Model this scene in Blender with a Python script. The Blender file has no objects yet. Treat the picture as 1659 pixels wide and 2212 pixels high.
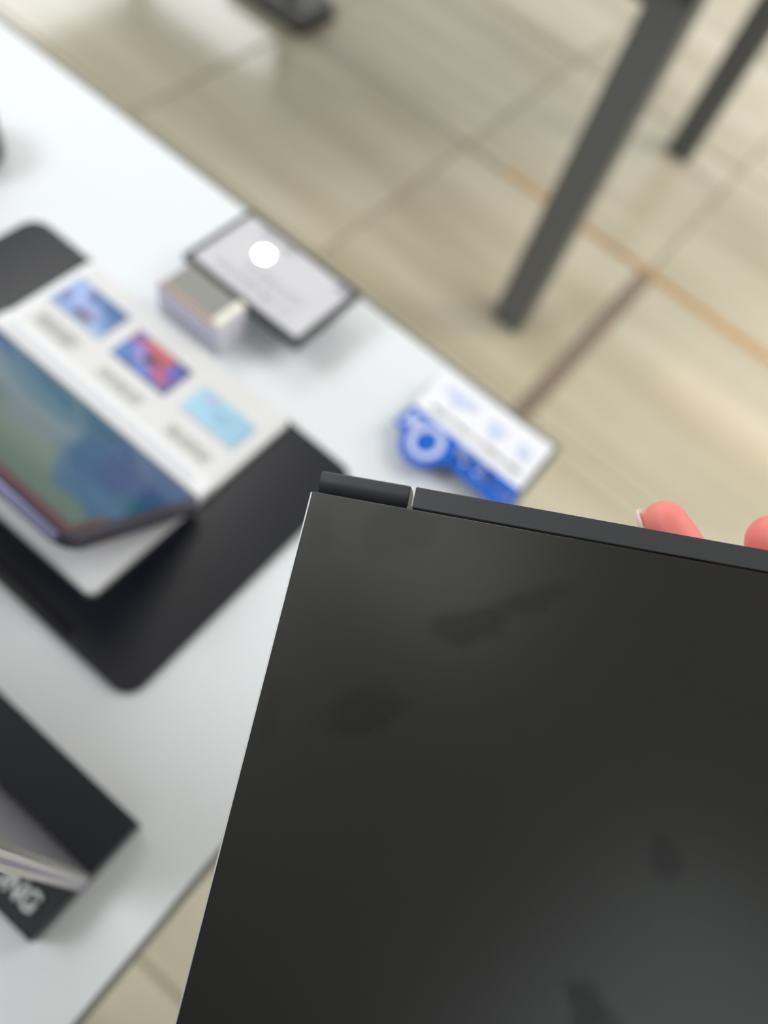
import bpy, bmesh, math, random
from mathutils import Matrix, Vector

# ------------------------------------------------------------------ camera
S = bpy.context.scene
W, H, F = 1659.0, 2212.0, 1661.0
CAMZ = 1.20                      # eye above the floor
TZ = 0.75                        # table top
# rows: image right, image down, view direction, in world axes
RT = Vector((0.7673, 0.6073, 0.2060)); DN = Vector((0.6257, -0.6385, -0.4481)); FW = Vector((-0.1407, 0.4727, -0.8699))
FW.normalize(); RT = (RT - FW * RT.dot(FW)).normalized(); DN = FW.cross(RT).normalized()
EYE = Vector((0, 0, CAMZ))
cd = bpy.data.cameras.new('camera'); cam = bpy.data.objects.new('camera', cd); S.collection.objects.link(cam)
M = Matrix((RT, -DN, -FW)).transposed().to_4x4(); M.translation = EYE
cam.matrix_world = M
cd.sensor_fit = 'VERTICAL'; cd.sensor_height = 36.0; cd.lens = F * 36.0 / H
cd.clip_start = 0.01
cd.dof.use_dof = True; cd.dof.focus_distance = 0.190; cd.dof.aperture_fstop = 4.9
S.camera = cam

# ------------------------------------------------------------------ world, lights, exposure
S.view_settings.view_transform = 'Standard'; S.view_settings.look = 'None'
S.view_settings.gamma = 1.0; S.view_settings.use_curve_mapping = False
S.view_settings.exposure = 0.0
wd = bpy.data.worlds.new('daylight'); S.world = wd; wd.use_nodes = True
bg = wd.node_tree.nodes['Background']; bg.inputs[0].default_value = (0.93, 0.97, 1.0, 1); bg.inputs[1].default_value = 1.0

def area(name, loc, target, sx, sy, power, col):
    l = bpy.data.lights.new(name, 'AREA'); l.shape = 'RECTANGLE'; l.size = sx; l.size_y = sy; l.energy = power; l.color = col
    o = bpy.data.objects.new(name, l); S.collection.objects.link(o); o.location = loc
    o.rotation_euler = (Vector(target) - Vector(loc)).to_track_quat('-Z', 'Y').to_euler()
    return o
FILLS = [((-1.7, 1.0), 1.2, 1.2, 14, (1.0, 0.99, 0.97)), ((1.95, 3.7), 0.9, 1.2, 62, (1.0, 0.94, 0.84)), ((-2.1, -1.3), 1.2, 1.8, 62, (0.96, 0.98, 1.0)),
          ((-0.80, -0.60), 0.9, 0.55, 2.4, (1.0, 0.99, 0.98)), ((1.02, -1.75), 1.12, 1.7, 8.5, (0.86, 0.98, 0.96)), ((1.0, 1.3), 1.5, 1.5, 32, (0.98, 0.99, 1.0))]
for (px_, py_), w_, d_, pw_, c_ in FILLS:  # unseen overhead lights, added to even the table and tone the lid's reflection
    area('ceiling_fill_light', (px_, py_, 3.14), (px_, py_, 0), w_, d_, pw_, c_)
area('window_light', (-4.3, 3.5, 2.0), (-0.9, 2.6, 0.0), 2.6, 1.4, 60, (0.95, 0.98, 1.0))

# ------------------------------------------------------------------ helpers
def at(u, v, z):
    """point where the photograph's pixel meets the horizontal plane z"""
    d = RT * (u - W / 2) + DN * (v - H / 2) + FW * F
    return EYE + d * ((z - CAMZ) / d.z)
def xy(u, v, z):
    p = at(u, v, z); return (p.x, p.y)

def s2l(c): return tuple(((x / 255) / 12.92 if x / 255 <= 0.04045 else ((x / 255 + 0.055) / 1.055) ** 2.4) for x in c[:3]) + (1.0,)

def mat(name, col, rough=0.5, metal=0.0, noise=0.0, scale=20.0, spec=0.5, coat=0.0, emit=0.0, alpha=1.0, trans=0.0, rnoise=0.0, bump=0.0, stretch=(1, 1, 1), ior=1.45):
    m = bpy.data.materials.new(name); m.use_nodes = True
    nt = m.node_tree; b = nt.nodes['Principled BSDF']
    b.inputs['Base Color'].default_value = col; b.inputs['Roughness'].default_value = rough
    b.inputs['Metallic'].default_value = metal; b.inputs['Specular IOR Level'].default_value = spec
    b.inputs['Coat Weight'].default_value = coat; b.inputs['Coat Roughness'].default_value = 0.03
    b.inputs['IOR'].default_value = ior
    b.inputs['Transmission Weight'].default_value = trans
    if emit: b.inputs['Emission Color'].default_value = col; b.inputs['Emission Strength'].default_value = emit
    if noise or rnoise or bump:
        tc = nt.nodes.new('ShaderNodeTexCoord'); mp = nt.nodes.new('ShaderNodeMapping'); mp.inputs['Scale'].default_value = stretch
        n = nt.nodes.new('ShaderNodeTexNoise'); n.inputs['Scale'].default_value = scale; n.inputs['Detail'].default_value = 4
        nt.links.new(tc.outputs['Object'], mp.inputs[0]); nt.links.new(mp.outputs[0], n.inputs['Vector'])
        if noise:
            r = nt.nodes.new('ShaderNodeMapRange'); r.inputs['To Min'].default_value = 1 - noise; r.inputs['To Max'].default_value = 1 + noise
            nt.links.new(n.outputs['Fac'], r.inputs['Value'])
            mx = nt.nodes.new('ShaderNodeVectorMath'); mx.operation = 'SCALE'; mx.inputs[0].default_value = col[:3]
            nt.links.new(r.outputs[0], mx.inputs['Scale']); nt.links.new(mx.outputs[0], b.inputs['Base Color'])
        if rnoise:
            r = nt.nodes.new('ShaderNodeMapRange'); r.inputs['To Min'].default_value = max(0, rough - rnoise); r.inputs['To Max'].default_value = rough + rnoise
            nt.links.new(n.outputs['Fac'], r.inputs['Value']); nt.links.new(r.outputs[0], b.inputs['Roughness'])
        if bump:
            bp = nt.nodes.new('ShaderNodeBump'); bp.inputs['Strength'].default_value = bump; bp.inputs['Distance'].default_value = 0.0003
            nt.links.new(n.outputs['Fac'], bp.inputs['Height']); nt.links.new(bp.outputs[0], b.inputs['Normal'])
    return m

def tag(o, label=None, cat=None, group=None, kind=None):
    if label: o['label'] = label
    if cat: o['category'] = cat
    if group: o['group'] = group
    if kind: o['kind'] = kind
    return o

def root(name, loc, label, cat, group=None, matrix=None):
    o = bpy.data.objects.new(name, None); S.collection.objects.link(o); o.empty_display_size = 0.05
    if matrix is not None: o.matrix_world = matrix
    else: o.location = loc
    o['org'] = [0, 0, 0] if matrix is not None else list(loc)
    return tag(o, label, cat, group)

def link(name, me, m, parent=None, off=None, smooth=False):
    o = bpy.data.objects.new(name, me); S.collection.objects.link(o)
    if m is not None and not me.materials: me.materials.append(m)
    if parent is not None: o.parent = parent
    if smooth:
        for p in me.polygons: p.use_smooth = True
    return o

def org(parent):
    """world offset of a chain of unrotated parents"""
    v = Vector((0, 0, 0))
    while parent is not None:
        v += Vector(parent.location) if 'rot' not in parent else Vector((0, 0, 0))
        if 'rot' in parent: break
        parent = parent.parent
    return v

def prism(name, pts, z0, z1, m, parent=None, bev=0.0, seg=2, top=None):
    """vertical prism over the outline pts (counter-clockwise), in the root's space"""
    o0 = org(parent)
    a = sum(pts[i][0] * pts[(i + 1) % len(pts)][1] - pts[(i + 1) % len(pts)][0] * pts[i][1] for i in range(len(pts)))
    if a < 0: pts = pts[::-1]
    bm = bmesh.new()
    lo = [bm.verts.new((p[0] - o0.x, p[1] - o0.y, z0 - o0.z)) for p in pts]
    hi = [bm.verts.new((p[0] - o0.x, p[1] - o0.y, z1 - o0.z)) for p in (top or pts)]
    bm.faces.new(lo[::-1]); bm.faces.new(hi)
    n = len(pts)
    for i in range(n): bm.faces.new((lo[i], lo[(i + 1) % n], hi[(i + 1) % n], hi[i]))
    if bev: bmesh.ops.bevel(bm, geom=[e for e in bm.edges], offset=bev, segments=seg, affect='EDGES', profile=0.5, clamp_overlap=True)
    me = bpy.data.meshes.new(name); bm.to_mesh(me); bm.free()
    return link(name, me, m, parent)

def rect(x0, y0, x1, y1, r=0.0, n=5):
    if not r: return [(x0, y0), (x1, y0), (x1, y1), (x0, y1)]
    out = []
    for cx, cy, a in ((x1 - r, y0 + r, -90), (x1 - r, y1 - r, 0), (x0 + r, y1 - r, 90), (x0 + r, y0 + r, 180)):
        for k in range(n + 1):
            t = math.radians(a + 90 * k / n); out.append((cx + r * math.cos(t), cy + r * math.sin(t)))
    return out
def box(name, x0, x1, y0, y1, z0, z1, m, parent=None, bev=0.0, r=0.0, seg=2):
    return prism(name, rect(x0, y0, x1, y1, r), z0, z1, m, parent, bev, seg)

def ring(name, outer, inner, z0, z1, m, parent=None):
    """frame between two outlines with equal vertex counts"""
    o0 = org(parent); bm = bmesh.new(); n = len(outer)
    V = [[bm.verts.new((p[0] - o0.x, p[1] - o0.y, z - o0.z)) for p in L] for L in (outer, inner) for z in (z0, z1)]
    ol, oh, il, ih = V
    for i in range(n):
        j = (i + 1) % n
        bm.faces.new((ol[i], ol[j], oh[j], oh[i])); bm.faces.new((il[j], il[i], ih[i], ih[j]))
        bm.faces.new((oh[i], oh[j], ih[j], ih[i])); bm.faces.new((ol[j], ol[i], il[i], il[j]))
    me = bpy.data.meshes.new(name); bm.to_mesh(me); bm.free()
    return link(name, me, m, parent)

def painted(name, x0, y0, x1, y1, z, fn, nx, ny, parent, rough=0.3, emit=0.0, thick=0.0004, coat=0.0):
    """flat print or screen: a thin slab whose top carries colours fn(u,v), u,v in 0..1"""
    o0 = org(parent); bm = bmesh.new(); g = []
    for j in range(ny + 1):
        g.append([bm.verts.new((x0 + (x1 - x0) * i / nx - o0.x, y0 + (y1 - y0) * j / ny - o0.y, z - o0.z)) for i in range(nx + 1)])
    for j in range(ny):
        for i in range(nx): bm.faces.new((g[j][i], g[j][i + 1], g[j + 1][i + 1], g[j + 1][i]))
    r = bmesh.ops.extrude_face_region(bm, geom=bm.faces[:])
    for v in [e for e in r['geom'] if isinstance(e, bmesh.types.BMVert)]: v.co.z -= thick
    bmesh.ops.recalc_face_normals(bm, faces=bm.faces[:])
    me = bpy.data.meshes.new(name); bm.to_mesh(me); bm.free()
    ca = me.color_attributes.new('print', 'FLOAT_COLOR', 'POINT')
    for i, v in enumerate(me.vertices):
        ca.data[i].color = s2l(fn((v.co.x + o0.x - x0) / (x1 - x0), (v.co.y + o0.y - y0) / (y1 - y0)))
    m = mat(name + '_print', (1, 1, 1, 1), rough, coat=coat)
    a = m.node_tree.nodes.new('ShaderNodeVertexColor'); a.layer_name = 'print'; b = m.node_tree.nodes['Principled BSDF']
    m.node_tree.links.new(a.outputs[0], b.inputs['Base Color'])
    if emit:
        m.node_tree.links.new(a.outputs[0], b.inputs['Emission Color']); b.inputs['Emission Strength'].default_value = emit
        b.inputs['Base Color'].default_value = (0.01, 0.01, 0.01, 1)
        for l in list(m.node_tree.links):
            if l.to_socket == b.inputs['Base Color']: m.node_tree.links.remove(l)
    return link(name, me, m, parent)

def lettering(name, body, size, m, parent, loc, rot=0.0, extr=0.0005, offs=0.0, align='LEFT', sx=1.0):
    cu = bpy.data.curves.new(name, 'FONT'); cu.body = body; cu.size = size; cu.extrude = extr; cu.offset = offs; cu.align_x = align
    cu.space_character = sx
    t = bpy.data.objects.new('t', cu); S.collection.objects.link(t)
    me = bpy.data.meshes.new_from_object(t.evaluated_get(bpy.context.evaluated_depsgraph_get()))
    bpy.data.objects.remove(t); bpy.data.curves.remove(cu)
    me.materials.clear(); o = link(name, me, m, parent)
    o.location = Vector(loc) - org(parent); o.rotation_euler = (0, 0, rot)
    return o

def glyph_rows(name, x0, x1, ybase, hgt, z, m, parent, rows=1, pitch=1.6, seed=1, wt=0.17):
    """lines of print too blurred to read: small upright strokes in word-like runs, one part"""
    rnd = random.Random(seed); bm = bmesh.new(); o0 = org(parent)
    def q(a, b, c, d):
        v = [bm.verts.new(p) for p in ((a - o0.x, b - o0.y, z - o0.z), (c - o0.x, b - o0.y, z - o0.z), (c - o0.x, d - o0.y, z - o0.z), (a - o0.x, d - o0.y, z - o0.z))]
        bm.faces.new(v)
    for k in range(rows):
        y = ybase - k * hgt * pitch; x = x0; word = rnd.randint(3, 8); end = x1 - rnd.random() * (x1 - x0) * 0.2 * (k > 0)
        while x < end:
            w = hgt * 0.5; t = hgt * wt; up = hgt * rnd.choice((0.7, 0.7, 0.7, 1.0))
            q(x, y, x + t, y + up)
            if rnd.random() < 0.6: q(x + w - t, y, x + w, y + hgt * 0.7)
            q(x, y + rnd.choice((0, 0.28, 0.55)) * hgt, x + w, y + rnd.choice((0.15,)) * hgt + t + 0.3 * hgt * rnd.random())
            x += w + hgt * 0.16; word -= 1
            if word <= 0: word = rnd.randint(3, 9); x += hgt * 0.4
    me = bpy.data.meshes.new(name); bm.to_mesh(me); bm.free()
    o = link(name, me, m, parent); o['kind'] = 'stuff'
    return o

# ------------------------------------------------------------------ materials
white_top = mat('table_laminate', s2l((221, 225, 229)), 0.45, noise=0.012, scale=6)
edge_grey = mat('edge_banding', s2l((112, 112, 108)), 0.45)
black_metal = mat('black_powder_coat', s2l((108, 110, 111)), 0.5, noise=0.05, scale=40)
mat_black = mat('black_acrylic', s2l((17, 20, 30)), 0.25, noise=0.05, scale=15, spec=0.7, rnoise=0.03)
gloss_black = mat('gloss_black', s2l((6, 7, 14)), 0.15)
white_plastic = mat('white_plastic', s2l((226, 227, 230)), 0.35, noise=0.01)
pale_card = mat('pale_card', s2l((216, 216, 217)), 0.5)
groove_m = mat('groove_grey', s2l((205, 208, 214)), 0.5)
lilac_m = mat('lilac_frame', s2l((150, 150, 190)), 0.3, metal=0.35)
dark_print = mat('dark_print', s2l((40, 44, 46)), 0.7)
grey_print = mat('grey_print', s2l((162, 162, 162)), 0.7)
silver = mat('silver_letters', s2l((196, 202, 202)), 0.35, metal=0.6)
frame_black = mat('frame_black', s2l((44, 47, 46)), 0.35)
blue = mat('blue_print', s2l((12, 92, 196)), 0.45, spec=0.3)
blue_edge = mat('pale_blue_print', s2l((196, 206, 232)), 0.5)
lilac_print = mat('lilac_print', s2l((196, 202, 232)), 0.5)
card_white = mat('card_white', s2l((232, 233, 240)), 0.4)
acrylic = mat('clear_acrylic', (0.80, 0.88, 0.86, 1), 0.03, trans=1.0, ior=1.49)

# ------------------------------------------------------------------ floor, ceiling, walls
grout = mat('grout', s2l((158, 148, 124)), 0.7, noise=0.08, scale=60)
PX, PY = 0.5455, 0.5630; X0, Y0 = -0.1300, 1.0330     # tile pitch and one joint crossing
NX0, NX1, NY0, NY1 = -8, 5, -7, 9
fx0, fx1, fy0, fy1 = X0 + NX0 * PX, X0 + NX1 * PX, Y0 + NY0 * PY, Y0 + NY1 * PY
floor = tag(box('floor', fx0, fx1, fy0, fy1, -0.06, -0.0025, grout), kind='structure')

def tile_material():
    m = mat('polished_tile', s2l((205, 195, 170)), 0.14)
    nt = m.node_tree; b = nt.nodes['Principled BSDF']
    g = nt.nodes.new('ShaderNodeNewGeometry'); mp = nt.nodes.new('ShaderNodeMapping'); mp.inputs['Scale'].default_value = (0.35, 3.2, 1)
    mp.inputs['Rotation'].default_value = (0, 0, 0.05)
    n = nt.nodes.new('ShaderNodeTexNoise'); n.inputs['Scale'].default_value = 2.6; n.inputs['Detail'].default_value = 6; n.inputs['Roughness'].default_value = 0.55
    oi = nt.nodes.new('ShaderNodeObjectInfo'); n.noise_dimensions = '4D'
    ml = nt.nodes.new('ShaderNodeMath'); ml.operation = 'MULTIPLY'; ml.inputs[1].default_value = 20
    nt.links.new(oi.outputs['Random'], ml.inputs[0]); nt.links.new(ml.outputs[0], n.inputs['W'])
    nt.links.new(g.outputs['Position'], mp.inputs[0]); nt.links.new(mp.outputs[0], n.inputs['Vector'])
    cr = nt.nodes.new('ShaderNodeValToRGB'); e = cr.color_ramp.elements
    e[0].position = 0.34; e[0].color = s2l((184, 175, 152)); e[1].position = 0.66; e[1].color = s2l((214, 207, 188))
    k = cr.color_ramp.elements.new(0.5); k.color = s2l((202, 193, 171))
    nt.links.new(n.outputs['Fac'], cr.inputs[0]); nt.links.new(cr.outputs[0], b.inputs['Base Color'])
    return m
tile_m = tile_material()
bm = bmesh.new(); bmesh.ops.create_cube(bm, size=1)
bmesh.ops.scale(bm, vec=(PX - 0.007, PY - 0.007, 0.010), verts=bm.verts)
bmesh.ops.bevel(bm, geom=[e for e in bm.edges if all(v.co.z > 0 for v in e.verts)], offset=0.0015, segments=1, affect='EDGES')
tme = bpy.data.meshes.new('tile'); bm.to_mesh(tme); bm.free(); tme.materials.append(tile_m)
trnd = random.Random(4)
for i in range(NX0, NX1):
    for j in range(NY0, NY1):
        t = bpy.data.objects.new('tile', tme); S.collection.objects.link(t); t.parent = floor
        t.location = (X0 + (i + 0.5) * PX, Y0 + (j + 0.5) * PY, -0.005 + trnd.uniform(-0.0003, 0.0003))

# orange and brown metallic strips lying over two of the joints
orange_metal = mat('orange_trim', s2l((226, 168, 92)), 0.34, metal=0.9, rnoise=0.1, noise=0.15, scale=9)
brown_metal = mat('brown_trim', s2l((164, 148, 132)), 0.35, metal=0.6, rnoise=0.1, noise=0.12, scale=7)
ty = Y0 + PY
tag(box('trim_1', -0.56, fx1, ty - 0.003, ty + 0.014, -0.003, 0.0015, orange_metal, bev=0.0006), kind='structure')
tag(box('trim_2', X0 - 0.021, X0 + 0.021, Y0 - 0.9, ty - 0.0065, -0.003, 0.0015, brown_metal, bev=0.0006), kind='structure')
tag(box('trim_3', -3.2, -0.562, ty - 0.007, ty + 0.007, -0.003, 0.0012, mat('steel_trim', s2l((158, 150, 142)), 0.35, metal=0.5), bev=0.0005), kind='structure')

ceil_m = mat('ceiling_paint', (0.62, 0.62, 0.60, 1), 0.9, noise=0.02, scale=2)
wall_m = mat('wall_paint', (0.55, 0.55, 0.53, 1), 0.9, noise=0.02, scale=2)
tag(box('ceiling', fx0, fx1, fy0, fy1, 3.2, 3.3, ceil_m), kind='structure')
tag(box('wall_right', fx1, fx1 + 0.1, fy0, fy1, -0.06, 3.3, wall_m), kind='structure')
tag(box('wall_front', fx0, fx1, fy0 - 0.1, fy0, -0.06, 3.3, mat('dark_wall', (0.03, 0.03, 0.033, 1), 0.8, noise=0.05, scale=3)), kind='structure')

# ceiling fittings that the glossy things mirror
def ceiling_fixture(name, x, y, w, d, emis, label, col=(1, 1, 1, 1)):
    r = root(name, (x, y, 3.2), label, 'light')
    ring('housing', rect(x - w / 2 - .012, y - d / 2 - .012, x + w / 2 + .012, y + d / 2 + .012), rect(x - w / 2, y - d / 2, x + w / 2, y + d / 2), 3.17, 3.1995, white_plastic, r)
    box('diffuser', x - w / 2, x + w / 2, y - d / 2, y + d / 2, 3.182, 3.192, mat(name + '_glow', col, 0.5, emit=emis), r)
    return r
ceiling_fixture('strip_light', 0.95, 4.95, 1.6, 0.04, 30, 'warm linear ceiling lamp over the far aisle', (1.0, 0.60, 0.24, 1))

# small bright downlight seen mirrored in the framed price tag
FZ = TZ + 0.030
p = at(571, 548, FZ); d = (p - EYE); tt = (3.17 - FZ) / -d.z
q = p + Vector((d.x, d.y, -d.z)) * tt
r = root('downlight', (q.x, q.y, 3.17), 'small round white ceiling spot above the table', 'light')
def disc(cx, cy, rad, n=24): return [(cx + rad * math.cos(2 * math.pi * k / n), cy + rad * math.sin(2 * math.pi * k / n)) for k in range(n)]
ring('housing', disc(q.x, q.y, .045), disc(q.x, q.y, .028), 3.17, 3.1995, white_plastic, r)
prism('lens', disc(q.x, q.y, .022), 3.172, 3.19, mat('downlight_glow', (0.93, 1, 1, 1), 0.5, emit=620), r)

# ------------------------------------------------------------------ white display table
TX1, TY1, TX0, TY0 = -0.0092, 0.3815, -1.75, -0.36
tb = root('display_table', ((TX0 + TX1) / 2, (TY0 + TY1) / 2, 0), 'long white display table with grey edge banding under the phones and stands', 'table')
e = 0.0035
box('tabletop', TX0 + e, TX1 - e, TY0 + e, TY1 - e, TZ - 0.028, TZ, white_top, tb)
ring('edge_band', rect(TX0, TY0, TX1, TY1), rect(TX0 + e, TY0 + e, TX1 - e, TY1 - e), TZ - 0.028, TZ + 0.0004, edge_grey, tb)
box('apron', TX0 + .05, TX1 - .05, TY0 + .05, TY1 - .05, TZ - 0.075, TZ - 0.028, black_metal, tb)
for x in (TX0 + .10, TX1 - .10):
    for y in (TY0 + .10, TY1 - .10):
        box('leg', x - .025, x + .025, y - .025, y + .025, 0, TZ - 0.075, black_metal, tb, bev=0.002)

# ------------------------------------------------------------------ dark table beyond the aisle
bt = root('dark_table', (-1.3, 1.62, 0), 'dark grey metal table with square legs across the aisle', 'table')
LX0, LX1 = -0.3190, -0.2515
box('tabletop', -2.42, LX1 + 0.0, 1.165, 2.125, 0.70, 0.73, mat('dark_tabletop', s2l((70, 72, 74)), 0.4), bt, bev=0.002)
box('apron', -2.40, LX1 - .002, 1.1845, 1.20, 0.655, 0.70, black_metal, bt)
box('apron', -2.40, LX1 - .002, 2.07, 2.09, 0.655, 0.70, black_metal, bt)
for x in (LX0, -2.40):
    for y in (1.184, 2.045):
        box('leg', x, x + LX1 - LX0, y, y + 0.058, 0.0, 0.6995, black_metal, bt, bev=0.002)

# stand foot on the floor at the top of the picture
sf = root('floor_stand', (-1.27, 1.64, 0), 'dark grey block foot of a post standing on the floor at the top edge', 'stand')
foot_m = mat('foot_grey', s2l((104, 103, 100)), 0.5)
box('base', -1.44, -1.195, 1.560, 1.695, 0, 0.045, foot_m, sf, bev=0.004)
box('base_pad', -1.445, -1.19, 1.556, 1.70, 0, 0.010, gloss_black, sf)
prism('post', disc(-1.30, 1.635, .02, 20), 0.045, 0.66, mat('post_dark', s2l((50, 54, 54)), 0.4), sf)

# ------------------------------------------------------------------ black mat under the white stand
MT = TZ + 0.004
rm = root('display_mat', (-0.257, 0.151, TZ), 'large black rounded mat under the white picture stand', 'mat')
box('pad', -0.4113, -0.1030, 0.0484, 0.2508, TZ, MT, mat_black, rm, bev=0.0008, r=0.012)
box('dark_strip', -0.395, -0.1535, 0.0496, 0.0580, MT, MT + 0.0006, gloss_black, rm, r=0.003)  # thin glossy black strip along the mat's near edge

# ------------------------------------------------------------------ white plate with three printed pictures
PZ = TZ + 0.0095
ps = root('picture_stand', (-0.26, 0.165, MT), 'white slab stand printed with three small pictures on the black mat', 'display stand')
PXL, PXR = -0.3500, -0.1615
box('base_plate', PXL, PXR, 0.0755, 0.2485, MT, PZ, white_plastic, ps, bev=0.0012, r=0.004)
CZ = PZ + 0.0012
crd = box('printed_card', PXL + 0.007, PXR - 0.003, 0.1765, 0.2460, PZ, CZ, pale_card, ps, bev=0.0004)
box('ridge', PXL, PXR, 0.1620, 0.1765, PZ, PZ + 0.0030, white_plastic, ps, bev=0.0012)
box('groove', PXL + 0.010, PXR - 0.012, 0.1665, 0.1718, PZ + 0.003, PZ + 0.0033, groove_m, ps, r=0.0022)
def span(a, b, z):                                    # axis-aligned rect from opposite picture corners
    (ax, ay), (bx, by) = xy(*a, z), xy(*b, z); return min(ax, bx), min(ay, by), max(ax, bx), max(ay, by)
def mix(a, b, t):
    t = max(0, min(1, t)); return tuple(a[i] * (1 - t) + b[i] * t for i in range(3))
def blob(u, v, cu, cv, ru, rv): return max(0.0, 1 - ((u - cu) / ru) ** 2 - ((v - cv) / rv) ** 2)
def pic_blue(u, v):
    c = mix((138, 162, 212), (78, 114, 164), (u * .9 + v * .8 - .75) * 1.6)
    c = mix(c, (165, 185, 230), blob(u, v, .25, .65, .3, .4))
    c = mix(c, (84, 98, 148), blob(u, v, .40, .85, .14, .3)); c = mix(c, (60, 96, 150), blob(u, v, .8, .85, .3, .25))
    c = mix(c, (160, 160, 215), blob(u, v, .62, .42, .2, .25))
    c = mix(c, (110, 96, 110), 1.6 * blob(u, v, .62, .2, .16, .16)); c = mix(c, (96, 92, 120), 1.4 * blob(u, v, .45, .22, .1, .15))
    c = mix(c, (150, 105, 125), 1.5 * blob(u, v, .7, .1, .07, .1)); c = mix(c, (110, 115, 165), blob(u, v, .12, .35, .1, .3))
    return mix(c, (160, 188, 225), blob(u, v, .85, .0, .3, .3))
def pic_red(u, v):
    c = (70, 78, 130)
    for cu, cv, ru, rv, col, k in ((.15, .8, .3, .4, (130, 88, 150), 1.5), (.45, .85, .3, .28, (196, 96, 98), 2.2), (.7, .7, .25, .2, (186, 88, 92), 1.8),
        (.25, .45, .25, .3, (166, 140, 196), 1.5), (.12, .25, .2, .35, (80, 120, 190), 1.8), (.5, .5, .16, .2, (62, 66, 82), 2.2),
        (.7, .35, .26, .18, (180, 84, 130), 1.8), (.85, .2, .2, .2, (176, 90, 120), 1.2), (.85, .65, .15, .2, (88, 100, 190), 1.8), (.96, .4, .12, .3, (104, 84, 160), 1.8),
        (.5, .15, .2, .2, (96, 124, 200), 1.8), (.8, -.05, .16, .22, (70, 118, 178), 1.8), (.33, .65, .1, .1, (80, 90, 180), 1.5)):
        c = mix(c, col, k * blob(u, v, cu, cv, ru, rv))
    return c
def pic_sky(u, v):
    c = mix((160, 204, 228), (150, 190, 216), u)
    c = mix(c, (172, 182, 210), 1.2 * blob(u, v, .25, .78, .16, .25)); c = mix(c, (140, 178, 200), 1.0 * blob(u, v, .55, .5, .22, .2))
    if v < .04: c = (206, 216, 228)
    return c
for corners, fn, lab in ((((108, 645), (280, 686)), pic_blue, 'blue snowy picture'), (((241, 760), (414, 806)), pic_red, 'red and blue patterned picture'), (((391, 880), (553, 926)), pic_sky, 'light blue picture')):
    x0, y0, x1, y1 = span(corners[0], corners[1], CZ)
    # left corner gives the near-left, right corner the far-right
    box('picture_border', x0 - .0008, x1 + .0008, y0 - .0008, y1 + .0008, CZ, CZ + 0.0005, mat('border', s2l((96, 104, 122) if fn is pic_red else (170, 184, 200)), 0.5), crd)
    o = painted('picture', x0, y0, x1, y1, CZ + 0.0010, fn, 46, 30, crd, rough=0.35); o['label'] = lab
for a, b, rows, sd in (((84, 684), (172, 748), 3, 1), ((215, 800), (305, 868), 2, 5), ((362, 925), (452, 992), 2, 9)):
    (ax, ay), (bx, by) = xy(*a, CZ), xy(*b, CZ)
    ym = (ay + by) / 2
    box('caption_patch', ax - .001, bx + .001, ym - .0062, ym + .0048, CZ, CZ + .0002, mat('patch', s2l((205, 204, 203)), 0.6), crd)
    glyph_rows('caption', ax, bx, ym + (.0008 if rows < 3 else .002), .0028, CZ + .0005, grey_print, crd, rows, 1.35, sd)

# device tilted up from the slab, screen to the far side
B = Vector((-0.1555, 0.0730, TZ + 0.0960)); Tt = Vector((-0.1555, 0.1605, TZ + 0.0165))
vy = (Tt - B); LEN = vy.length; vy.normalize(); vx = Vector((1, 0, 0)); vz = vx.cross(vy)
Md = Matrix((vx, vy, vz)).transposed().to_4x4(); Md.translation = B
dv = root('tablet', B, 'lilac-framed tablet tilted above the white slab with a blue wave picture on its screen', 'tablet', matrix=Md); dv['rot'] = 1
box('body', -0.235, 0, 0, LEN, -0.0075, -0.0006, mat('tablet_side', s2l((66, 64, 78)), 0.3, metal=0.3), dv, bev=0.0018, r=0.010, seg=3)
box('near_rail', -0.228, -0.0085, -0.0004, 0.0014, -0.0072, -0.0009, lilac_m, dv, bev=0.0008)
box('bezel', -0.2345, -0.0005, 0.0008, LEN - .0005, -0.0006, 0.0004, mat('dark_bezel', s2l((60, 56, 66)), 0.2), dv, r=0.0095)
def screen(u, v):
    s = (1 - u) * 0.227; t = v * (LEN - 0.008)           # metres from the right edge and from the near edge
    c = (50, 102, 144)
    c = mix(c, (56, 88, 136), blob(s, t, .02, .085, .03, .04) * 1.5)
    edge = 0.012 + 0.030 * max(0, min(1, (s - .010) / .05)) + .006 * math.sin(s * 130)
    c = mix(c, (104, 128, 138), max(0, min(1, (s - .040 - .25 * t) / .012)) * max(0, min(1, (.095 - t) / .02)))
    c = mix(c, (44, 104, 128), blob(s, t, .10, .095, .05, .025) * 2)
    c = mix((110, 132, 122), c, (t - edge) / .010)
    c = mix((118, 82, 86), c, (t - .004) / .005)
    c = mix(c, (30, 96, 128), 1.6 * blob(s, t, .006, .055, .010, .018))
    c = mix(c, (108, 86, 76), 1.3 * blob(s, t, .0, .018, .005, .02))
    return c
sc = painted('screen', -0.231, 0.0026, -0.0062, LEN - 0.004, 0.0009, screen, 90, 50, dv, rough=0.12, emit=0.68, coat=0.2)
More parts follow.
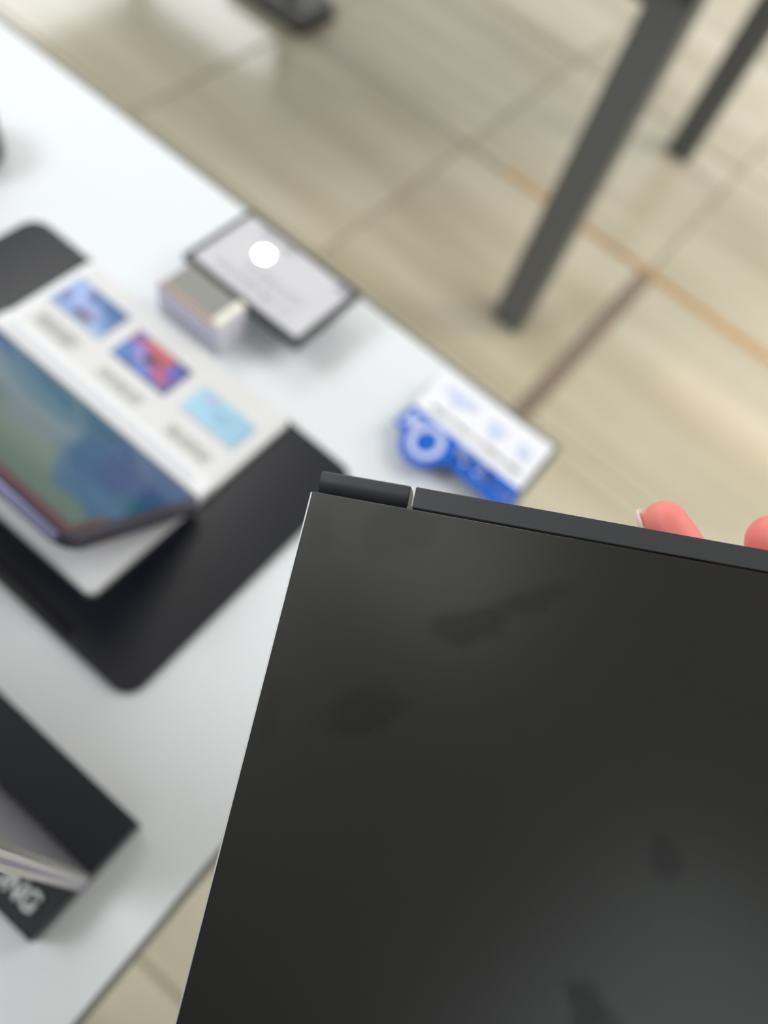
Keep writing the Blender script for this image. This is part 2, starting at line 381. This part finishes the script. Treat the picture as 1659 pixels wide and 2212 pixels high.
# white prop between slab and tablet back
pr = root('prop', (-0.27, 0.12, PZ), 'white wedge prop holding up the tilted tablet', 'stand')
o0 = Vector((-0.27, 0.12, PZ)); bm = bmesh.new()
back = lambda y: B + vy * ((y - B.y) / vy.y) - vz * 0.0079
prof = [(0.118, PZ), (0.150, PZ), (0.150, back(0.150).z), (0.118, back(0.118).z)]
off = back(0.15).y - 0.15
vs = [[bm.verts.new((x - o0.x, y - o0.y, z - o0.z - 0.007)) if k > 1 else bm.verts.new((x - o0.x, y - o0.y, z - o0.z)) for k, (y, z) in enumerate(prof)] for x in (-0.31, -0.235)]
a, b = vs
bm.faces.new(a); bm.faces.new(b[::-1])
for i in range(4): bm.faces.new((a[i], b[i], b[(i + 1) % 4], a[(i + 1) % 4]))
bmesh.ops.recalc_face_normals(bm, faces=bm.faces[:])
me = bpy.data.meshes.new('prop_block'); bm.to_mesh(me); bm.free(); link('wedge', me, white_plastic, pr)

# ------------------------------------------------------------------ small white box behind the stand
sb = root('small_box', (-0.267, 0.27, TZ), 'small white and lilac striped box with a grey top beside the framed tag', 'box')
lw = mat('lilac_white', s2l((232, 230, 242)), 0.45); ls = mat('lilac_stripe', s2l((196, 194, 222)), 0.45)
bx0, bx1, by0, by1 = -0.2935, -0.2360, 0.2560, 0.2840
box('body', bx0, bx1, by0, by1, TZ, TZ + .029, lw, sb, bev=0.001)
for z in (.010, .0225): box('stripe', bx0 + .0008, bx1 - .0008, by0 - .0005, by0 + .0005, TZ + z, TZ + z + .0035, ls, sb)
box('lid', bx0 + .0045, bx1 - .0075, by0 + .002, by1 - .001, TZ + .029, TZ + .0325, mat('grey_lid', s2l((136, 136, 133)), 0.4), sb, bev=0.0005)
box('lid_edge', bx0 + .003, bx1 - .005, by0, by0 + .0018, TZ + .029, TZ + .0325, mat('orange_edge', s2l((205, 170, 140)), 0.5), sb)
box('end_cap', bx1 - .007, bx1, by0, by1, TZ + .029, TZ + .0335, mat('cap_white', s2l((232, 230, 220)), 0.4), sb, bev=0.001)

# ------------------------------------------------------------------ framed tag by the table's far edge
s = (CAMZ - FZ) / (CAMZ - TZ)
ax0, ax1, ay0, ay1 = -0.3205 * s, -0.2055 * s, 0.3072 * s, 0.3830 * s
ft = root('framed_tag', ((ax0 + ax1) / 2, (ay0 + ay1) / 2, TZ), 'black-framed white price tag raised on a foot by the far table edge', 'sign')
ring('frame', rect(ax0, ay0, ax1, ay1), rect(ax0 + .004, ay0 + .004, ax1 - .004, ay1 - .004), FZ - .007, FZ, frame_black, ft)
ins = box('insert', ax0 + .0038, ax1 - .0038, ay0 + .0038, ay1 - .0038, FZ - .0068, FZ - .0012, mat('insert_paper', s2l((206, 205, 212)), 0.6), ft)
box('cover_sheet', ax0 + .0039, ax1 - .0039, ay0 + .0039, ay1 - .0039, FZ - .0011, FZ - .0007, mat('tag_cover', s2l((206, 205, 212)), 0.015, spec=0.9, noise=0.01), ft)
glyph_rows('small_print', ax0 + .018, ax1 - .016, ay0 + .013, .0048, FZ - .0005, grey_print, ft, 1, 1.5, 3)
glyph_rows('heading', ax0 + .020, ax0 + .050, ay1 - .0115, .0055, FZ - .0005, mat('tag_heading', s2l((130, 130, 138)), 0.6), ft, 1, 1.5, 8)
glyph_rows('small_print', ax0 + .035, ax1 - .020, (ay0 + ay1) / 2 - .004, .0022, FZ - .0005, mat('faint_print', s2l((188, 187, 196)), 0.6), ft, 3, 1.9, 13)
box('corner_mark', ax1 - .016, ax1 - .006, ay1 - .012, ay1 - .005, FZ - .0006, FZ - .0004, mat('mark_grey', s2l((150, 152, 160)), 0.6), ft)
box('foot', ax0 + .02, ax1 - .02, ay1 - .028, ay1 - .008, TZ, FZ - .007, frame_black, ft)

# ------------------------------------------------------------------ blue and white promo card at the table corner
CDZ = TZ + 0.016
pc = root('promo_card', (-0.06, 0.34, TZ), 'die-cut blue and white promotion card on the corner of the white table', 'card')
def pts(L, z): return [xy(u, v, z) for u, v in L]
far_l, far_r, nr = (966, 797), (1197, 966), (1121, 1061)
prism('white_panel', pts([(893, 872), far_l, far_r, nr], CDZ), CDZ - .0015, CDZ, card_white, pc)
CD2 = CDZ + .0004
bl = [(894, 873), (1123, 1059), (1104, 1094)]
lower = [(1075, 1094), (1050, 1074), (1005, 1035), (968, 1001)]
cx, cy, rr = 917, 955, 54
bulge = [(cx + rr * math.cos(math.radians(t)), cy + rr * 0.97 * math.sin(math.radians(t))) for t in range(62, 213, 15)]
prism('blue_panel', pts(bl + lower + bulge + [(866, 924), (853, 908)], CD2), CDZ - .0015, CD2, blue, pc)
# the big nought and the small cross beside it
def oval(cx, cy, a, b, rot, n=28):
    return [(cx + a * math.cos(t) * math.cos(rot) - b * math.sin(t) * math.sin(rot), cy + a * math.cos(t) * math.sin(rot) + b * math.sin(t) * math.cos(rot)) for t in [2 * math.pi * k / n for k in range(n)]]
ox, oy = xy(921, 955, CD2)
ring('nought', oval(ox, oy, .0128, .0150, 0), oval(ox, oy, .0080, .0100, 0), CD2, CD2 + .0002, lilac_print, pc)
xx, xyy = xy(893, 910, CD2)
lettering('cross', 'x', 0.024, lilac_print, pc, (xx - .0062, xyy - .0055, CD2 + .0001), extr=0.0001, offs=0.0008)
(tx0, ty0), (tx1, ty1) = xy(985, 973, CD2), xy(1060, 1030, CD2)
glyph_rows('band_print', tx0, tx1, ty1, .0058, CD2 + .0003, lilac_print, pc, 1, 1.5, 21, 0.36)
(tx0, ty0), (tx1, ty1) = xy(972, 990, CD2), xy(1090, 1080, CD2)
glyph_rows('band_print', tx0, tx1, ty1 + .0005, .0062, CD2 + .0003, lilac_print, pc, 1, 1.5, 22, 0.36)
(tx0, ty0), (tx1, ty1) = xy(935, 872, CDZ), xy(1115, 1022, CDZ)
glyph_rows('black_line', tx0 + .001, tx1 + .002, (ty0 + ty1) / 2 - .002, .0042, CDZ + .0002, dark_print, pc, 1, 1.5, 23, 0.26)
for L in ([(958, 838), (975, 834), (1030, 872), (1036, 890), (1020, 893), (1000, 880), (985, 885), (972, 872), (975, 858)],
          [(1053, 915), (1070, 908), (1100, 935), (1095, 945), (1078, 948), (1068, 957), (1055, 945)],
          [(1118, 960), (1135, 960), (1150, 978), (1145, 992), (1130, 1002), (1117, 990)]):
    prism('pale_icon', pts(L, CDZ), CDZ, CDZ + .0002, blue_edge, pc)
ac = prism('clear_backing', pts([(900, 880), (972, 800), (1212, 974), (1118, 1094), (1060, 1085)], CDZ - .0016), CDZ - .0046, CDZ - .0016, acrylic, pc); ac['label'] = 'clear acrylic backing'
a_, b_ = xy(1000, 900, CDZ), xy(1080, 960, CDZ)
box('foot', -0.075, -0.045, 0.325, 0.350, TZ, CDZ - .0046, acrylic, pc)

# ------------------------------------------------------------------ black plinth with silver lettering, lower left
BZ = TZ + 0.020; s2 = (CAMZ - BZ) / (CAMZ - TZ)
pl = root('plinth', (-0.2, -0.025, TZ), 'black plinth with raised silver letters under the upright grey screen', 'display stand')
pl_m = mat('plinth_black', s2l((27, 30, 38)), 0.35, noise=0.05)
box('block', -0.36, -0.0530 * s2, -0.0612 * s2, 0.0085 * s2, TZ, BZ, pl_m, pl, bev=0.0006)
gx, gy = xy(84, 1957, BZ)
lettering('letters', 'SAMSUNG', 0.0125, silver, pl, (gx, gy - .0048, BZ + .0012), extr=0.0012, offs=0.00035, align='RIGHT')
# upright slab on the plinth, silver rim
DX = -0.0495; DY0, DY1 = -0.0305, -0.0225
ud = root('upright_display', (-0.15, -0.026, BZ), 'upright grey glass screen with a silver rim standing on the black plinth', 'screen')
box('glass', -0.2745, DX - .001, DY1 - .0018, DY1, BZ + .001, BZ + 0.259, mat('grey_glass', s2l((108, 108, 114)), 0.25, noise=0.06, scale=30), ud)
rim = mat('silver_rim', s2l((214, 212, 218)), 0.3, metal=0.3)
box('rim', -0.276, DX, DY0, DY1 - .0019, BZ, BZ + 0.26, rim, ud, bev=0.0012)
box('seam', DX - .0002, DX + .0003, -0.0275, -0.0262, BZ + .002, BZ + 0.256, mat('seam_lilac', s2l((150, 152, 190)), 0.4), ud)

ud.rotation_euler.x = -0.012; ud.location.z += 0.0004
# dark round device at the left edge
pk = root('round_speaker', (-0.499, 0.256, TZ), 'dark round device on the white table cut by the left edge', 'speaker')
prism('body', disc(-0.499, 0.256, .030, 32), TZ, TZ + .032, mat('puck_dark', s2l((60, 58, 62)), 0.5), pk, bev=0.002)
prism('grille', disc(-0.499, 0.256, .024, 32), TZ + .032, TZ + .034, mat_black, pk)

# ------------------------------------------------------------------ dark laptop held in front
Z0 = 0.200
def ray(u, v): return RT * ((u - W / 2) / F) + DN * ((v - H / 2) / F) + FW
r0, r1, r2 = ray(675, 1061), ray(1659, 1239), ray(380, 2212)
k1, k2 = 0.90, 0.885
A1 = r1 * k1 - r0
LX = A1.normalized(); A2 = (r2 * k2 - r0); LYd = A2.normalized()
SL = None
LZ = LYd.cross(LX).normalized()                        # towards the camera
if LZ.dot(FW) > 0: LZ = -LZ
LY = LZ.cross(LX).normalized()                         # up, from the front edge to the hinge
SL = LYd.dot(LX) / LYd.dot(LY)                          # slight taper of the lid's side
Ml = Matrix((LX, LY, LZ)).transposed().to_4x4(); Ml.translation = EYE + r0 * Z0
lap = root('laptop', Ml.translation, 'dark grey laptop held up in the foreground, its smudged lid towards the viewer', 'laptop', matrix=Ml); lap['rot'] = 1
print('laptop', 'LZ', LZ, LZ.dot(FW), 'taper', SL)
def lid_material():
    m = mat('anodised_lid', (0.006, 0.006, 0.0065, 1), 0.23, metal=0.0)
    nt = m.node_tree; b = nt.nodes['Principled BSDF']; b.inputs['Specular IOR Level'].default_value = 0.6
    tc = nt.nodes.new('ShaderNodeTexCoord')
    # fingerprints: soft darker ovals with a crisp, wobbly border (grease on the anodising)
    wob = nt.nodes.new('ShaderNodeTexNoise'); wob.inputs['Scale'].default_value = 70; wob.inputs['Detail'].default_value = 5
    nt.links.new(tc.outputs['Object'], wob.inputs['Vector'])
    w1 = nt.nodes.new('ShaderNodeVectorMath'); w1.operation = 'MULTIPLY_ADD'; w1.inputs[1].default_value = (.016, .016, 0); 
    nt.links.new(wob.outputs['Color'], w1.inputs[0]); nt.links.new(tc.outputs['Object'], w1.inputs[2])
    acc = None
    for (x, y, rx, ry, ang, k) in SMUDGES:
        mp = nt.nodes.new('ShaderNodeMapping'); mp.vector_type = 'TEXTURE'
        mp.inputs['Location'].default_value = (x + .008, y + .008, 0); mp.inputs['Rotation'].default_value = (0, 0, ang); mp.inputs['Scale'].default_value = (rx, ry, 1000)
        nt.links.new(w1.outputs[0], mp.inputs[0])
        ln = nt.nodes.new('ShaderNodeVectorMath'); ln.operation = 'LENGTH'; nt.links.new(mp.outputs[0], ln.inputs[0])
        mr = nt.nodes.new('ShaderNodeMapRange'); mr.interpolation_type = 'SMOOTHSTEP'; mr.inputs['From Min'].default_value = 1.3; mr.inputs['From Max'].default_value = 0.55
        mr.inputs['To Min'].default_value = 0; mr.inputs['To Max'].default_value = k; nt.links.new(ln.outputs['Value'], mr.inputs['Value'])
        if acc is None: acc = mr.outputs[0]
        else:
            a = nt.nodes.new('ShaderNodeMath'); a.operation = 'MAXIMUM'; nt.links.new(acc, a.inputs[0]); nt.links.new(mr.outputs[0], a.inputs[1]); acc = a.outputs[0]
    fine = nt.nodes.new('ShaderNodeTexNoise'); fine.inputs['Scale'].default_value = 25; fine.inputs['Detail'].default_value = 3
    nt.links.new(tc.outputs['Object'], fine.inputs['Vector'])
    f2 = nt.nodes.new('ShaderNodeMapRange'); f2.inputs['To Min'].default_value = 0.92; f2.inputs['To Max'].default_value = 1.08; nt.links.new(fine.outputs['Fac'], f2.inputs['Value'])
    sub = nt.nodes.new('ShaderNodeMath'); sub.operation = 'SUBTRACT'; nt.links.new(f2.outputs[0], sub.inputs[0]); nt.links.new(acc, sub.inputs[1])
    col = nt.nodes.new('ShaderNodeVectorMath'); col.operation = 'SCALE'; col.inputs[0].default_value = (0.0135, 0.0135, 0.0138)
    nt.links.new(sub.outputs[0], col.inputs['Scale']); nt.links.new(col.outputs[0], b.inputs['Base Color'])
    rr = nt.nodes.new('ShaderNodeMapRange'); rr.inputs['To Min'].default_value = 0.23; rr.inputs['To Max'].default_value = 0.36; nt.links.new(acc, rr.inputs['Value']); nt.links.new(rr.outputs[0], b.inputs['Roughness'])
    sp = nt.nodes.new('ShaderNodeMapRange'); sp.inputs['To Min'].default_value = 0.6; sp.inputs['To Max'].default_value = 0.25; nt.links.new(acc, sp.inputs['Value']); nt.links.new(sp.outputs[0], b.inputs['Specular IOR Level'])
    return m
def lid_pt(u, v, z=0.0):
    """pixel -> the laptop's own plane at height z"""
    d = ray(u, v); o = Ml.translation + LZ * z
    P_ = EYE + d * ((o - EYE).dot(LZ) / d.dot(LZ)); q_ = P_ - Ml.translation
    return Vector((q_.dot(LX), q_.dot(LY), q_.dot(LZ)))
def sm(u, v, ru, rv, ang, k):
    p_ = lid_pt(u, v); return (p_.x, p_.y, ru * .00012, rv * .00012, ang, min(.8, k * 1.35))
SMUDGES = [sm(778, 1540, 90, 50, .25, .30), sm(1030, 1335, 85, 42, .35, .26), sm(1150, 1298, 70, 34, .3, .22), sm(590, 1535, 30, 65, -.1, .2), sm(1440, 1850, 34, 42, .2, .2), sm(1265, 2190, 48, 62, .5, .3), sm(700, 1150, 25, 55, .1, .14), sm(860, 1150, 70, 60, .1, .10)]
lid_m = lid_material()
edge_bright = mat('polished_edge', s2l((205, 207, 208)), 0.4, metal=0.6)
hinge_m = mat('hinge_grey', (0.045, 0.048, 0.052, 1), 0.42, metal=0.3)
body_m = mat('base_grey', (0.035, 0.037, 0.042, 1), 0.40, metal=0.3)
LW, LD = 0.316, 0.212
def local_box(name, x0, x1, y0, y1, z0, z1, m, parent, bev=0.0, r=0.0, seg=2): return box(name, x0, x1, y0, y1, z0, z1, m, parent, bev, r, seg)
def quad(x0, x1, y0, y1): return [(x0 + SL * y0, y0), (x1 + SL * y0, y0), (x1 + SL * y1, y1), (x0 + SL * y1, y1)]
lid = prism('lid', quad(0, LW, -LD, 0), -0.0045, 0.0, lid_m, lap, bev=0.00025)
for xa in (-0.00042, LW + .00002): prism('lid_rim', quad(xa, xa + .0004, -LD, -0.0002), -0.0016, -0.00012, edge_bright, lap, bev=0.00012)
nt_x = lid_pt(886, 1095).x
hy = lid_pt(893, 1050).y
prism('base', quad(0.0025, LW - .0025, -LD + .002, -0.0003), -0.0170, -0.0046, body_m, lap, bev=0.0010)
# rear corner of the base, seen past the lid, rounded like a bar
def bar(name, x0, x1, y0, y1, z0, z1, m, bev):
    return local_box(name, x0, x1, y0, y1, z0, z1, m, lap, bev=bev, seg=4)
cs = lid_pt(688, 1010, -0.004)
def corner_bar(x0, x1):
    Y = hy + .0006
    prof = [(-.003, -.0125), (-.003, -.0100)] + [(.0044 - .0050 * math.cos(a), -.0085 + .0056 * math.sin(a)) for a in [math.radians(6 * k) for k in range(16)]] + [(Y - .0004, -.0029), (Y, -.0033), (Y, -.0080), (Y - .001, -.0110)]
    bm = bmesh.new(); A_ = [bm.verts.new((x0, y, z)) for y, z in prof]; B_ = [bm.verts.new((x1, y, z)) for y, z in prof]
    bm.faces.new(A_); bm.faces.new(B_[::-1]); n = len(prof)
    for i in range(n): bm.faces.new((A_[i], B_[i], B_[(i + 1) % n], A_[(i + 1) % n]))
    bmesh.ops.recalc_face_normals(bm, faces=bm.faces[:])
    bmesh.ops.bevel(bm, geom=[e for e in bm.edges if (e.verts[0].co.x == e.verts[1].co.x)], offset=0.00025, segments=2, affect='EDGES', clamp_overlap=True)
    me = bpy.data.meshes.new('base_corner'); bm.to_mesh(me); bm.free(); o = link('base_corner', me, body_m, lap, smooth=True); me.set_sharp_from_angle(angle=math.radians(35)); return o
corner_bar(0.0004, nt_x - 0.0013); corner_bar(LW - nt_x + 0.0013, LW - 0.0004)
hy2 = lid_pt(1659, 1193).y; hx2 = lid_pt(1659, 1193).x; hb = lambda x: hy + (hy2 - hy) * (x - nt_x) / (hx2 - nt_x) * .5
prism('hinge_bar', [(nt_x + .0004, .0004), (LW - nt_x - .0004, .0004), (LW - nt_x - .0004, hb(hx2)), (hx2, hb(hx2)), (nt_x + .0004, hy)], -0.0055, -0.0001, hinge_m, lap, bev=0.0003)
local_box('hinge_pin', nt_x - 0.0014, nt_x + 0.0008, 0.0002, 0.0016, -0.0058, -0.0040, mat('pin', s2l((110, 106, 100)), 0.4), lap)

# ------------------------------------------------------------------ hand under the laptop
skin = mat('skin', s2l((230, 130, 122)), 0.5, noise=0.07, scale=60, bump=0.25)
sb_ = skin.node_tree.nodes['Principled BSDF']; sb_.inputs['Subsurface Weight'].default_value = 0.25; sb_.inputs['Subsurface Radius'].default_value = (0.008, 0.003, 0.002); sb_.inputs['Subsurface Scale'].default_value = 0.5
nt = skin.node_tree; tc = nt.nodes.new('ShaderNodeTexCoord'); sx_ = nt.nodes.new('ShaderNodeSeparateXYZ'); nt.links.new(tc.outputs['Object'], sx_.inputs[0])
mr_ = nt.nodes.new('ShaderNodeMapRange'); mr_.inputs['From Min'].default_value = -0.045; mr_.inputs['From Max'].default_value = -0.008; nt.links.new(sx_.outputs['Y'], mr_.inputs['Value'])  # pinker towards the fingertips: flesh tone plus backlight put into the colour
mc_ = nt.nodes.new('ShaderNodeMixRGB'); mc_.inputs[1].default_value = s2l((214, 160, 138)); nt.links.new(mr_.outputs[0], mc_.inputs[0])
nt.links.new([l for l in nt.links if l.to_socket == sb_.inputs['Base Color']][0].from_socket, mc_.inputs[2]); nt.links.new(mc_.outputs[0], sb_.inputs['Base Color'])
hd = root('person', Ml.translation, 'left hand holding the dark laptop from behind, pink fingertips showing over its hinge', 'person', matrix=Ml); hd['rot'] = 1
def tube(bm, P, R, n=16):
    """tapered tube with round ends through points P with radii R"""
    rings = []; m_ = len(P)
    Q, RR = [], []
    t0 = (P[0] - P[1]).normalized(); t1 = (P[-1] - P[-2]).normalized()
    for a in (0.98, 0.8, 0.5): Q.append(P[0] + t0 * R[0] * a); RR.append(R[0] * math.sqrt(1 - a * a))
    Q += P; RR += R
    for a in (0.35, 0.6, 0.8, 0.93, 0.99): Q.append(P[-1] + t1 * R[-1] * a); RR.append(R[-1] * math.sqrt(1 - a * a))
    up = Vector((0, 0, 1))
    for i, q_ in enumerate(Q):
        t = (Q[min(i + 1, len(Q) - 1)] - Q[max(i - 1, 0)]).normalized()
        s_ = t.cross(up).normalized(); w_ = s_.cross(t).normalized()
        rings.append([bm.verts.new(q_ + (s_ * math.cos(2 * math.pi * k / n) + w_ * math.sin(2 * math.pi * k / n)) * RR[i]) for k in range(n)])
    for i in range(len(rings) - 1):
        for k in range(n): bm.faces.new((rings[i][k], rings[i][(k + 1) % n], rings[i + 1][(k + 1) % n], rings[i + 1][k]))
    bm.faces.new(rings[0][::-1]); bm.faces.new(rings[-1])
ZB = -0.0172
def fp(u, v, dz): return lid_pt(u, v, ZB - dz)
bm = bmesh.new()
wrist = fp(1900, 1980, .040)
fingers = {
 'index': ([fp(1640, 1560, .022), fp(1548, 1330, .0155), fp(1480, 1212, .0108), fp(1436, 1132, .0095)], [.0110, .0086, .0077, .0067]),
 'middle': ([fp(1760, 1540, .022), fp(1745, 1330, .0165), fp(1694, 1235, .012), fp(1672, 1172, .0105)], [.0112, .0092, .0086, .0078]),
 'ring': ([fp(1890, 1560, .023), fp(1915, 1340, .0165), fp(1895, 1230, .012), fp(1880, 1165, .010)], [.0108, .0088, .0080, .0072]),
 'little': ([fp(2000, 1620, .024), fp(2060, 1440, .015), fp(2070, 1350, .0105), fp(2068, 1300, .009)], [.0095, .0076, .0068, .0060]),
 'thumb': ([fp(1700, 1860, .030), fp(1560, 1760, .020), fp(1455, 1640, .0125), fp(1425, 1560, .0115)], [.0150, .0120, .0100, .0086]),
}
for nm, (P_, R_) in fingers.items():
    tube(bm, P_, R_)
    if nm != 'thumb': tube(bm, [wrist + (P_[0] - wrist) * .12, wrist + (P_[0] - wrist) * .5, P_[0]], [.017, .0155, R_[0] * 1.1])
    else: tube(bm, [wrist + (P_[0] - wrist) * .1, P_[0]], [.018, .0155])
fd = (wrist - fp(1780, 1600, .028)).normalized()
tube(bm, [wrist - fd * .01, wrist + fd * .03 + Vector((0, 0, -.004)), wrist + fd * .14 + Vector((0, 0, -.02)), wrist + fd * .22 + Vector((0, 0, -.035))], [.024, .023, .030, .036], 20)
bmesh.ops.recalc_face_normals(bm, faces=bm.faces[:])
me = bpy.data.meshes.new('hand'); bm.to_mesh(me); bm.free()
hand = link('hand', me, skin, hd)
rmod = hand.modifiers.new('join', 'REMESH'); rmod.mode = 'VOXEL'; rmod.voxel_size = 0.0013; rmod.use_smooth_shade = True
sm_ = hand.modifiers.new('soften', 'SMOOTH'); sm_.factor = 0.5; sm_.iterations = 8
# finger nails on the far side of the fingers, the free edge peeping past the first tip
nail_m = mat('nail', s2l((238, 214, 200)), 0.25)
for nm, (P_, R_) in fingers.items():
    t = (P_[-1] - P_[-2]).normalized(); rr_ = R_[-1]
    side = t.cross(Vector((0, 0, 1))).normalized()
    out = (Vector((0, 0, -1)) * .45 - side * 0.9) if nm == 'index' else Vector((0, 0, -1))
    out = (out - t * out.dot(t)).normalized(); wv = t.cross(out)
    bm = bmesh.new(); g = []
    for i in range(7):
        a = -0.35 + (1.30 if nm == 'index' else 0.75) * i / 6
        g.append([bm.verts.new(P_[-1] + t * rr_ * a * 1.08 + (out * math.cos(b_) + wv * math.sin(b_)) * rr_ * (1.0 if a < .3 else 1.0 - .45 * (a - .3) ** 1.2)) for b_ in [(-.75 + 1.5 * k / 6) * (1 if i < 5 else .8 if i == 5 else .5) for k in range(7)]])
    for i in range(6):
        for k in range(6): bm.faces.new((g[i][k], g[i][k + 1], g[i + 1][k + 1], g[i + 1][k]))
    me = bpy.data.meshes.new('nail'); bm.to_mesh(me); bm.free()
    o = link('nail', me, nail_m, hand, smooth=True)
    sld = o.modifiers.new('t', 'SOLIDIFY'); sld.thickness = 0.0005

for o in S.objects:
    for k in ('org', 'rot'):
        if k in o: del o[k]
